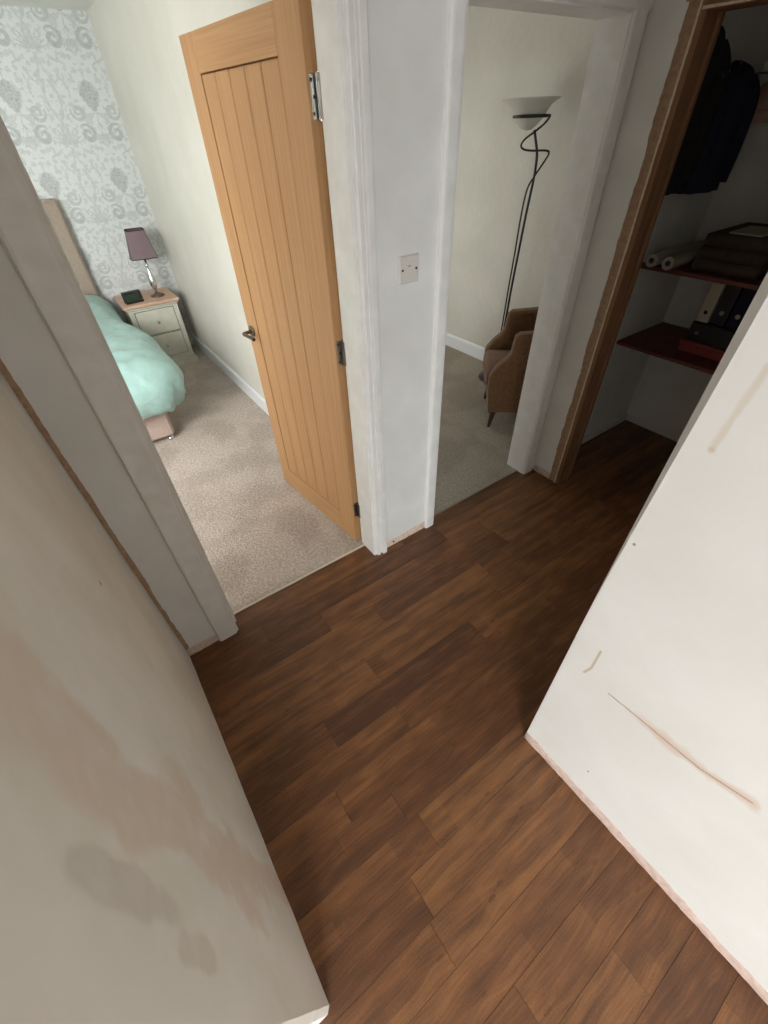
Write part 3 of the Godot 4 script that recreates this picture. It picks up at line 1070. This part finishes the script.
func bedroom() -> void:
	# ---- bed
	var bed := thing("bed", "double divan bed with taupe headboard and pinkish beige base", "bed", Vector3(-0.45, 0.008, -4.1))
	var off := Vector3(-0.45, 0.008, -4.1)
	var bb := func(nm: String, lo: Vector3, hi: Vector3, ch: float, m: Material) -> void:
		var st := mb()
		box(st, lo - off, hi - off, ch)
		obj(nm, st, m, bed)
	bb.call("divan_base", Vector3(-1.10, 0.045, -4.945), Vector3(0.285, 0.33, -3.19), 0.02, M.bed_base)
	bb.call("mattress", Vector3(-1.10, 0.33, -4.94), Vector3(0.285, 0.53, -3.20), 0.05, M.mattress)
	bb.call("headboard", Vector3(-1.15, 0.20, -5.055), Vector3(0.292, 1.37, -4.95), 0.02, M.headboard)
	for c in [Vector3(0.245, 0, -3.23), Vector3(-1.06, 0, -3.23), Vector3(0.245, 0, -4.86), Vector3(-1.06, 0, -4.86)]:
		var st := mb()
		lathe(st, [Vector2(0, 0.008), Vector2(0.022, 0.009), Vector2(0.026, 0.02), Vector2(0.022, 0.034), Vector2(0.010, 0.036), Vector2(0.010, 0.05), Vector2(0, 0.05)], c - off, 14)
		obj("castor", st, M.chrome, bed)
	# ---- duvet: padded sheet rolling over the edges
	var wr := noise(2.6, 501, 4)
	var fine := noise(7.0, 502, 3)
	var P := []
	var ni := 72
	var nj := 84
	var r := 0.205
	var D := r * 2.75
	for i in ni + 1:
		var row := []
		var s := lerpf(-1.25, 0.275 + D, i / float(ni))
		for j in nj + 1:
			var t := lerpf(-4.90, -3.215 + D * 0.97, j / float(nj))
			var ed := lerpf(0.145, 0.275, smoothstep(-4.6, -3.7, t))
			var ov := maxf(0.0, s - ed)
			var oz := maxf(0.0, t + 3.215)
			var d := sqrt(ov * ov + oz * oz)
			var dd := minf(d, D)
			var dir := Vector2(ov, oz) / maxf(d, 1e-5)
			var th := dd / r
			var e := r * sin(minf(th, PI))
			var y := 0.655 - r * (1.0 - cos(th))
			# hanging folds grow towards the hem
			var fold := 0.020 * smoothstep(0.1, D, dd) * sin((t * 9.0 if ov > oz else s * 9.0) + 3.0 * wr.get_noise_2d(s, t))
			e += fold + 0.02 * wr.get_noise_2d(s * 1.2, t * 1.2)
			y += 0.022 * wr.get_noise_2d(s * 1.5 + 5.0, t * 1.5) + 0.009 * fine.get_noise_2d(s, t) + 0.05 * smoothstep(-4.2, -4.7, t)
			var px := minf(s, ed) + dir.x * e
			if y < 0.56:
				px = maxf(px, 0.30) if ov > 0.0 and oz <= 0.0 else px
			row.append(Vector3(px, y, minf(t, -3.215) + dir.y * e))
		P.append(row)
	var st := mb()
	st.set_smooth_group(2)
	for i in ni:
		for j in nj:
			var q := [P[i][j], P[i + 1][j], P[i + 1][j + 1], P[i][j + 1]]
			# (b-a)x(d-a) faces down here, so wind it for the top side
			st.add_vertex(q[0]); st.add_vertex(q[1]); st.add_vertex(q[2])
			st.add_vertex(q[0]); st.add_vertex(q[2]); st.add_vertex(q[3])
	st.set_smooth_group(-1)
	tag(obj("duvet", st, M.duvet), "mint green satin duvet draped over the bed", "duvet")
	# ---- bedside cabinet
	var n := thing("bedside_cabinet", "cream two drawer bedside cabinet with wooden top beside the bed", "cabinet", Vector3(0.645, 0.008, -4.80))
	st = mb()
	box(st, Vector3(-0.215, 0.05, -0.20), Vector3(0.215, 0.555, 0.205), 0.004)
	obj("body", st, M.stand_paint, n)
	st = mb()
	extrude(st, PackedVector2Array([Vector2(-0.235, 0), Vector2(0.235, 0), Vector2(0.235, 0.05), Vector2(0.222, 0.068), Vector2(0.217, 0.075), Vector2(-0.217, 0.075), Vector2(-0.222, 0.068), Vector2(-0.235, 0.05)]), Transform3D(Basis.IDENTITY, Vector3(0, 0, -0.21)), 0.435)
	obj("plinth", st, M.stand_paint, n)
	st = mb()
	box(st, Vector3(-0.228, 0.555, -0.21), Vector3(0.228, 0.575, 0.218), 0.006)
	obj("cornice", st, M.stand_paint, n)
	st = mb()
	box(st, Vector3(-0.245, 0.575, -0.24), Vector3(0.245, 0.602, 0.235), 0.008)
	obj("top", st, M.stand_top, n)
	for k in 2:
		var yy := 0.115 + k * 0.218
		var dr := Node3D.new()
		dr.name = "drawer"
		n.add_child(dr, true)
		dr.position = Vector3(0, yy, 0.205)
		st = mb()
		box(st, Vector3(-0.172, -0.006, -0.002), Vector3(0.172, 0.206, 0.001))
		obj("painted_shadow_gap", st, M.gap_shade, dr)  # dark sheet behind the drawer front, painting the shadow line around it
		st = mb()
		box(st, Vector3(-0.168, -0.002, -0.002), Vector3(0.168, 0.202, 0.010), 0.004)
		obj("drawer_front", st, M.stand_paint, dr)
		st = mb()
		tube(st, [Vector3(0, 0.10, 0.009), Vector3(0, 0.10, 0.018), Vector3(0, 0.10, 0.022), Vector3(0, 0.10, 0.032), Vector3(0, 0.10, 0.037)], [0.006, 0.006, 0.013, 0.014, 0.008], 16)
		obj("knob", st, M.chrome, dr)
	# ---- table lamp
	var top_y := 0.61
	var l := thing("table_lamp", "table lamp with mauve tapered shade and chrome stem on bedside cabinet", "lamp", Vector3(0.745, top_y, -4.76))
	st = mb()
	lathe(st, [Vector2(0, 0), Vector2(0.060, 0), Vector2(0.062, 0.006), Vector2(0.058, 0.012), Vector2(0.034, 0.016), Vector2(0.022, 0.028), Vector2(0, 0.028)], Vector3.ZERO, 28)
	obj("foot", st, M.dull_metal, l)
	st = mb()
	lathe(st, [Vector2(0, 0.026), Vector2(0.014, 0.027), Vector2(0.012, 0.05), Vector2(0.018, 0.062), Vector2(0.030, 0.090), Vector2(0.034, 0.112), Vector2(0.029, 0.145), Vector2(0.019, 0.19), Vector2(0.012, 0.225), Vector2(0.011, 0.24), Vector2(0.016, 0.25), Vector2(0.016, 0.26), Vector2(0.010, 0.268), Vector2(0.010, 0.33), Vector2(0, 0.33)], Vector3.ZERO, 24)
	obj("stem", st, M.chrome, l)
	var corners := func(rr: float, y: float) -> Array:
		var o := []
		for k in 8:
			var a := deg_to_rad(52.0) + TAU * k / 8.0
			var f := 1.0 if k % 2 == 0 else 0.80
			o.append(Vector3(cos(a) * rr * f, y, sin(a) * rr * f))
		return o
	var lo: Array = corners.call(0.142, 0.318)
	var hi: Array = corners.call(0.096, 0.522)
	st = mb()
	for k in 8:
		var k1 := (k + 1) % 8
		var nrm: Vector3 = lo[k] + lo[k1] - Vector3(0, 0.636, 0)
		quad(st, lo[k], lo[k1], hi[k1], hi[k], nrm)
		quad(st, lo[k] * Vector3(0.985, 1, 0.985), lo[k1] * Vector3(0.985, 1, 0.985), hi[k1] * Vector3(0.985, 1, 0.985), hi[k] * Vector3(0.985, 1, 0.985), -nrm)
	var sh := obj("shade", st, M.shade, l)
	for e in [lo, hi]:
		st = mb()
		var pts: Array = e.duplicate()
		pts.append(e[0])
		tube(st, pts, 0.0035, 6)
		obj("trim", st, M.shade_trim, sh)
	# ---- alarm clock
	var c := thing("alarm_clock", "small dark green alarm clock on bedside cabinet", "clock", Vector3(0.525, top_y, -4.70), 0.12)
	st = mb()
	extrude(st, PackedVector2Array([Vector2(-0.035, 0), Vector2(0.042, 0), Vector2(0.045, 0.012), Vector2(0.030, 0.078), Vector2(0.020, 0.088), Vector2(-0.028, 0.088), Vector2(-0.035, 0.075)]), Transform3D(Basis(Vector3.BACK, Vector3.UP, Vector3.LEFT), Vector3(0.075, 0, 0)), 0.15)
	obj("body", st, M.clock_body, c)
	st = mb()
	quad(st, Vector3(-0.066, 0.018, 0.0448), Vector3(0.050, 0.018, 0.0448), Vector3(0.050, 0.072, 0.0325), Vector3(-0.066, 0.072, 0.0325), Vector3.BACK)
	obj("display", st, M.clock_green, c)
	st = mb()
	box(st, Vector3(0.056, 0.016, 0.036), Vector3(0.070, 0.030, 0.050), 0.002)
	obj("button", st, M.dull_metal, c)

func living_room() -> void:
	# ---- floor lamp: a bowl on a black pole with a curling tube
	var base := Vector3(2.87, 0.006, -2.463)
	var rr := Vector3(0.65125, 0, 0.75886)
	var l := thing("floor_lamp", "uplighter floor lamp with white glass bowl and curled black pole", "lamp", base)
	var st := mb()
	lathe(st, [Vector2(0, 0), Vector2(0.125, 0), Vector2(0.13, 0.008), Vector2(0.125, 0.02), Vector2(0.05, 0.028), Vector2(0.02, 0.034), Vector2(0, 0.034)], rr * 0.034, 32)
	obj("base", st, M.black_metal, l)
	var P := func(a: Array, depth := 0.0) -> Vector3: return rr * a[0] + Vector3(0, a[1], 0) + Vector3(rr.z, 0, -rr.x) * depth
	st = mb()
	var path := []
	for a in [[0.034, 0.03], [0.052, 0.25], [0.066, 0.47], [0.072, 0.737], [0.082, 0.979], [0.093, 1.227], [0.106, 1.434], [0.103, 1.528], [0.093, 1.579], [0.060, 1.672]]:
		path.append(P.call(a))
	tube(st, smooth_path(path, 4), 0.0085, 10)
	obj("pole", st, M.black_metal, l)
	st = mb()
	path = []
	var spots := [[0.143, 1.735], [0.119, 1.704], [0.071, 1.668], [0.011, 1.63], [-0.009, 1.601], [0.007, 1.581], [0.060, 1.572], [0.154, 1.57], [0.173, 1.555], [0.159, 1.522], [0.111, 1.445], [0.073, 1.369], [0.060, 1.227], [0.056, 0.978], [0.050, 0.737], [0.046, 0.47], [0.038, 0.20], [0.030, 0.03]]
	for i in spots.size():
		path.append(P.call(spots[i], -0.030 * sin(PI * clampf(i / 9.0, 0, 1)) - 0.014))
	tube(st, smooth_path(path, 5), 0.0058, 8)
	obj("curled_tube", st, M.black_metal, l)
	st = mb()
	var ring := []
	for k in 33:
		var a := TAU * k / 32.0
		ring.append(rr * 0.03 + Vector3(cos(a) * 0.110, 1.737, sin(a) * 0.110))
	tube(st, ring, 0.0085, 8)
	obj("ring", st, M.black_metal, l)
	st = mb()
	var ctr := rr * 0.0
	lathe(st, [Vector2(0.0, 1.668), Vector2(0.03, 1.674), Vector2(0.062, 1.70), Vector2(0.092, 1.730), Vector2(0.108, 1.76), Vector2(0.128, 1.788), Vector2(0.155, 1.806), Vector2(0.178, 1.816), Vector2(0.178, 1.820), Vector2(0.153, 1.811), Vector2(0.124, 1.793), Vector2(0.103, 1.764), Vector2(0.087, 1.733), Vector2(0.058, 1.705), Vector2(0.0, 1.676)], rr * 0.012, 40)
	obj("glass_bowl", st, M.frosted, l)
	# ---- armchair
	var ang := deg_to_rad(42.0)
	var u := Vector3(cos(ang), 0, sin(ang))
	var w := Vector3(sin(ang), 0, -cos(ang))
	var ch := thing("armchair", "brown velvet tub armchair with dark tapered legs", "armchair", Vector3(2.20, 0.006, -1.85))
	ch.transform.basis = Basis(u, Vector3.UP, u.cross(Vector3.UP))   # local x: back, y: up, z: away from the near side (negative = far)
	# with local z = u x up; the far side lies along w
	var zs := 1.0 if ch.transform.basis.z.dot(w) > 0.0 else -1.0
	var prof := [Vector2(0.0, 0.142), Vector2(-0.020, 0.30), Vector2(-0.024, 0.405), Vector2(-0.012, 0.440), Vector2(0.028, 0.492), Vector2(0.075, 0.535), Vector2(0.098, 0.575), Vector2(0.103, 0.630), Vector2(0.110, 0.678), Vector2(0.135, 0.700), Vector2(0.30, 0.715), Vector2(0.50, 0.735), Vector2(0.55, 0.725), Vector2(0.54, 0.45), Vector2(0.52, 0.142)]
	for side in [0.0, 0.46]:
		st = mb()
		padded(st, prof, 0.09, 0.018, Transform3D(Basis(Vector3.RIGHT, Vector3.UP, Vector3(0, 0, zs)), Vector3(0, 0, zs * side)))
		var arm := obj("arm", st, M.chair, ch)
		st = mb()
		var pipe := []
		for k in range(0, 12):
			pipe.append(Vector3(prof[k].x + 0.006, prof[k].y - 0.004, zs * (side + 0.012)))
		tube(st, smooth_path(pipe, 3), 0.0045, 6)
		obj("piping", st, M.chair, arm)
	st = mb()
	padded(st, [Vector2(0.40, 0.142), Vector2(0.36, 0.42), Vector2(0.36, 0.70), Vector2(0.40, 0.775), Vector2(0.50, 0.785), Vector2(0.555, 0.74), Vector2(0.545, 0.45), Vector2(0.52, 0.142)], 0.37, 0.02, Transform3D(Basis(Vector3.RIGHT, Vector3.UP, Vector3(0, 0, zs)), Vector3(0, 0, zs * 0.09)))
	obj("backrest", st, M.chair, ch)
	st = mb()
	padded(st, [Vector2(0.004, 0.142), Vector2(-0.006, 0.30), Vector2(0.40, 0.30), Vector2(0.40, 0.142)], 0.37, 0.008, Transform3D(Basis(Vector3.RIGHT, Vector3.UP, Vector3(0, 0, zs)), Vector3(0, 0, zs * 0.09)))
	obj("front_rail", st, M.chair, ch)
	st = mb()
	padded(st, [Vector2(-0.015, 0.30), Vector2(-0.035, 0.32), Vector2(-0.035, 0.40), Vector2(-0.01, 0.435), Vector2(0.36, 0.44), Vector2(0.40, 0.42), Vector2(0.40, 0.30)], 0.37, 0.02, Transform3D(Basis(Vector3.RIGHT, Vector3.UP, Vector3(0, 0, zs)), Vector3(0, 0, zs * 0.09)))
	obj("seat_cushion", st, M.chair, ch)
	for a in [[0.045, 0.05], [0.045, 0.50], [0.50, 0.05], [0.50, 0.50]]:
		st = mb()
		tube(st, [Vector3(a[0] - (0.02 if a[0] < 0.2 else -0.03), 0, zs * a[1]), Vector3(a[0], 0.145, zs * a[1])], [0.011, 0.022], 10)
		obj("leg", st, M.leg_wood, ch)

# a slab with an outline in xy, thickness along z, its rims rounded off by r
func padded(st: SurfaceTool, outline: Array, thick: float, r: float, xf: Transform3D) -> void:
	var pts := PackedVector2Array(outline)
	var inner := Geometry2D.offset_polygon(pts, -r, Geometry2D.JOIN_MITER)
	var n := pts.size()
	# inset each corner along its bisector so both loops keep the same number of points
	var area2 := 0.0
	for i in n:
		area2 += pts[i].cross(pts[(i + 1) % n])
	var sg := 1.0 if area2 > 0.0 else -1.0
	var loop := func(k: float) -> Array:
		var o := []
		for i in n:
			var a := pts[(i + n - 1) % n]
			var b := pts[i]
			var c := pts[(i + 1) % n]
			var n1 := (b - a).orthogonal().normalized() * sg
			var n2 := (c - b).orthogonal().normalized() * sg
			var m := (n1 + n2).normalized()
			var f := minf(1.0 / maxf(m.dot(n1), 0.5), 1.6)
			o.append(b - m * k * f)
		return o
	var levels := [[0.0, r], [0.003 * r / 0.01, r * 0.3], [r, 0.0], [thick - r, 0.0], [thick - 0.003 * r / 0.01, r * 0.3], [thick, r]]
	var rings := []
	# orthogonal() turns counterclockwise; for a counterclockwise outline that points inward, so flip by test
	var probe: Array = loop.call(0.002)
	var inside := Geometry2D.is_point_in_polygon(probe[n / 2], pts)
	for lv in levels:
		var q: Array = loop.call(lv[1] if inside else -lv[1])
		var ring := []
		for p in q:
			ring.append(Vector3(p.x, p.y, lv[0]))
		rings.append(ring)
	var mid := Vector3.ZERO
	for p in pts:
		mid += Vector3(p.x, p.y, 0)
	mid /= n
	st.set_smooth_group(4)
	for k in rings.size() - 1:
		for i in n:
			var j := (i + 1) % n
			var e: Vector2 = pts[j] - pts[i]
			var outn := Vector3(e.y, -e.x, 0) * (sg if true else 1.0)
			var test := (pts[i] + pts[j]) / 2.0 + Vector2(outn.x, outn.y).normalized() * 1e-4
			if Geometry2D.is_point_in_polygon(test, pts):
				outn = -outn
			quad(st, xf * rings[k][i], xf * rings[k][j], xf * rings[k + 1][j], xf * rings[k + 1][i], xf.basis * (outn.normalized() + Vector3(0, 0, -0.4 if k < 2 else (0.4 if k > 2 else 0.0))))
	st.set_smooth_group(-1)
	for e in [0, rings.size() - 1]:
		var flat := PackedVector2Array()
		for p in rings[e]:
			flat.append(Vector2(p.x, p.y))
		var t := Geometry2D.triangulate_polygon(flat)
		for i in range(0, t.size(), 3):
			tri(st, xf * rings[e][t[i]], xf * rings[e][t[i + 1]], xf * rings[e][t[i + 2]], xf.basis * Vector3(0, 0, -1 if e == 0 else 1))

func closet() -> void:
	var back := 3.15
	for a in [[0.722, 2.635, "lower dark red brown closet shelf carrying the red box"], [1.140, 2.60, "upper dark red brown closet shelf carrying rolled paper tubes"]]:
		var st := mb()
		box(st, Vector3(a[1], a[0] - 0.02, -1.311), Vector3(back, a[0], -0.221), 0.002)
		tag(obj("closet_shelf", st, M.shelf_wood), a[2], "shelf", "closet shelves")
	var item := func(called: String, label: String, cat: String, lo: Vector3, hi: Vector3, ch: float, m: Material) -> MeshInstance3D:
		var st := mb()
		box(st, lo, hi, ch)
		return tag(obj(called, st, m), label, cat)
	# red box with a lid
	var t := thing("storage_box", "dull red lidded box lying on lower closet shelf", "box", Vector3(2.90, 0.722, -0.885))
	var st := mb()
	box(st, Vector3(-0.125, 0.0, -0.135), Vector3(0.125, 0.045, 0.135), 0.003)
	obj("body", st, M.red_box, t)
	st = mb()
	box(st, Vector3(-0.129, 0.038, -0.139), Vector3(0.129, 0.056, 0.139), 0.003)
	obj("lid", st, M.red_box, t)
	# ring binder, spine to the front
	t = thing("document_case", "black document case lying on the dull red box", "case", Vector3(2.90, 0.778, -0.90))
	st = mb()
	box(st, Vector3(-0.10, 0, -0.115), Vector3(0.12, 0.10, 0.12), 0.008)
	obj("case", st, M.black, t)
	st = mb()
	tube(st, [Vector3(-0.098, 0.045, -0.07), Vector3(-0.104, 0.045, -0.07)], [0.011, 0.009], 14)
	obj("clasp", st, M.steel, t)
	t = thing("ring_binder", "ivory spined ring binder standing on the black document case", "binder", Vector3(2.81, 0.878, -0.975))
	st = mb()
	box(st, Vector3(0, 0, -0.03), Vector3(0.006, 0.205, 0.03), 0.002)
	obj("spine", st, M.ivory, t)
	for s in [-1, 1]:
		st = mb()
		box(st, Vector3(0.006, 0, s * 0.03), Vector3(0.20, 0.205, s * 0.026), 0.001)
		obj("cover", st, M.ivory, t)
	st = mb()
	box(st, Vector3(0.012, 0.006, -0.022), Vector3(0.19, 0.198, 0.022), 0.002)
	obj("paper_block", st, M.paper, t)
	st = mb()
	tube(st, [Vector3(0.002, 0.05, 0), Vector3(-0.001, 0.05, 0)], 0.010, 14)
	obj("finger_hole", st, M.black, t)
	# dark boxes beside it
	for k in 2:
		t = thing("box_file", ["black box file standing beside the ivory binder", "navy box file at the end of the binder row"][k], "box file", Vector3(2.82, 0.878, -0.903 + 0.078 * k))
		st = mb()
		box(st, Vector3(0, 0, -0.036), Vector3(0.20, 0.235 - 0.02 * k, 0.036), 0.003)
		obj("case", st, M.black if k == 0 else M.navy, t)
		st = mb()
		tube(st, [Vector3(0.002, 0.06, 0), Vector3(-0.003, 0.06, 0)], [0.013, 0.011], 14)
		obj("finger_ring", st, M.steel, t)
	# rolls lying on the upper shelf, ends hanging over its front
	for k in 2:
		t = thing("paper_roll", ["pale paper roll on upper closet shelf beside the side wall", "pale paper roll lying against the brown blanket"][k], "paper roll", Vector3(2.56, 1.140 + 0.031, -1.235 + 0.085 * k), 0.0)
		st = mb()
		tube(st, [Vector3(0, 0, 0), Vector3(0.50, 0, 0)], 0.030, 18)
		obj("roll", st, M.paper, t)
		st = mb()
		tube(st, [Vector3(-0.001, 0, 0), Vector3(0.004, 0, 0)], 0.013, 12)
		obj("core", st, M.brown_cloth, t)
	t = thing("folded_blanket", "folded brown blanket on upper closet shelf", "blanket", Vector3(2.86, 1.140, -0.93))
	for k in 3:
		st = mb()
		padded(st, [Vector2(-0.20, 0.0), Vector2(-0.215, 0.028), Vector2(-0.20, 0.056), Vector2(0.2, 0.056), Vector2(0.215, 0.028), Vector2(0.2, 0.0)], 0.30, 0.012, Transform3D(Basis.IDENTITY, Vector3(0.008 * k, 0.052 * k, -0.15 + 0.004 * k)))
		obj("fold", st, M.brown_cloth, t)
	item.call("envelope", "pale envelope lying on the folded brown blanket", "envelope", Vector3(2.70, 1.3015, -0.99), Vector3(2.93, 1.309, -0.85), 0.002, M.paper)
	# jackets on hooks along the side wall
	garment("jacket", "black jacket hanging on a hook just inside the closet", Vector3(2.415, 1.96, -1.246), 0.138, 0.50, M.black_cloth, 1.0)
	garment("jacket", "navy blue jacket hanging on a hook above the paper rolls", Vector3(2.785, 1.86, -1.246), 0.138, 0.42, M.navy, 2.3)
	t = thing("woolly_hat", "pale pinkish woolly hat hanging beside the navy jacket", "hat", Vector3(3.064, 1.69, -1.20))
	st = mb()
	lathe(st, [Vector2(0.076, 0.0), Vector2(0.082, 0.02), Vector2(0.080, 0.05), Vector2(0.070, 0.09), Vector2(0.045, 0.13), Vector2(0.012, 0.148), Vector2(0.0, 0.149)], Vector3.ZERO, 20)
	obj("crown", st, M.pink_box, t)
	st = mb()
	lathe(st, [Vector2(0.076, -0.004), Vector2(0.088, 0.0), Vector2(0.090, 0.022), Vector2(0.083, 0.042), Vector2(0.078, 0.042)], Vector3.ZERO, 20)
	obj("cuff", st, M.pink_box, t)
	st = mb()
	tube(st, [Vector3(0, 0.149, 0), Vector3(0, 0.165, -0.04), Vector3(0, 0.165, -0.1115)], 0.004, 8)
	obj("hook", st, M.steel, t)

# a jacket hung by its collar against the closet's side wall (z towards the room)
func garment(called: String, label: String, at: Vector3, half: float, length: float, m: Material, phase: float) -> void:
	var t := thing(called, label, "jacket", at, 0.0, "jackets in the closet")
	var st := mb()
	var rings := []
	var prof := [[0.0, 0.25, 0.5], [0.02, 0.34, 0.75], [0.06, 0.72, 0.95], [0.10, 0.92, 1.0], [0.3, 0.90, 1.0], [0.6, 0.95, 0.95], [0.85, 1.02, 1.0], [1.0, 1.05, 1.0]]
	var seg := 36
	for p in prof:
		var ring := []
		for k in seg:
			var a := TAU * k / seg
			var f: float = 1.0 + 0.10 * p[0] * sin(a * 7.0 + phase) + 0.05 * p[0] * sin(a * 11.0 + 2.0 * phase)
			ring.append(Vector3(cos(a) * half * p[1] * f, -length * p[0], maxf(sin(a) * 0.06 * p[2] * f, -0.058)))
		rings.append(ring)
	st.set_smooth_group(5)
	for i in rings.size() - 1:
		for k in seg:
			var k1 := (k + 1) % seg
			var c: Vector3 = (rings[i][k] + rings[i + 1][k1]) / 2.0
			quad(st, rings[i][k], rings[i][k1], rings[i + 1][k1], rings[i + 1][k], Vector3(c.x, 0.0, c.z * 6.0))
	st.set_smooth_group(-1)
	obj("body", st, m, t)
	for s in [-1.0, 1.0]:
		st = mb()
		tube(st, smooth_path([Vector3(s * half * 0.72, -length * 0.09, 0.0), Vector3(s * half * 0.98, -length * 0.22, 0.022), Vector3(s * half * 1.04, -length * 0.55, 0.03), Vector3(s * half * 0.98, -length * 0.93, 0.028)], 5), 0.036, 12)
		obj("sleeve", st, m, t)
	st = mb()
	tube(st, smooth_path([Vector3(-half * 0.30, -0.015, 0.025), Vector3(-half * 0.22, 0.012, -0.02), Vector3(half * 0.22, 0.012, -0.02), Vector3(half * 0.30, -0.015, 0.025), Vector3(0.0, -0.07, 0.052)], 5), 0.016, 8)
	obj("collar", st, m, t)
	st = mb()
	tube(st, [Vector3(0, 0.03, -0.0655), Vector3(0, 0.012, -0.045), Vector3(0, 0.0, -0.02), Vector3(0, 0.02, -0.008)], 0.0045, 8)
	obj("hook", st, M.steel, t)
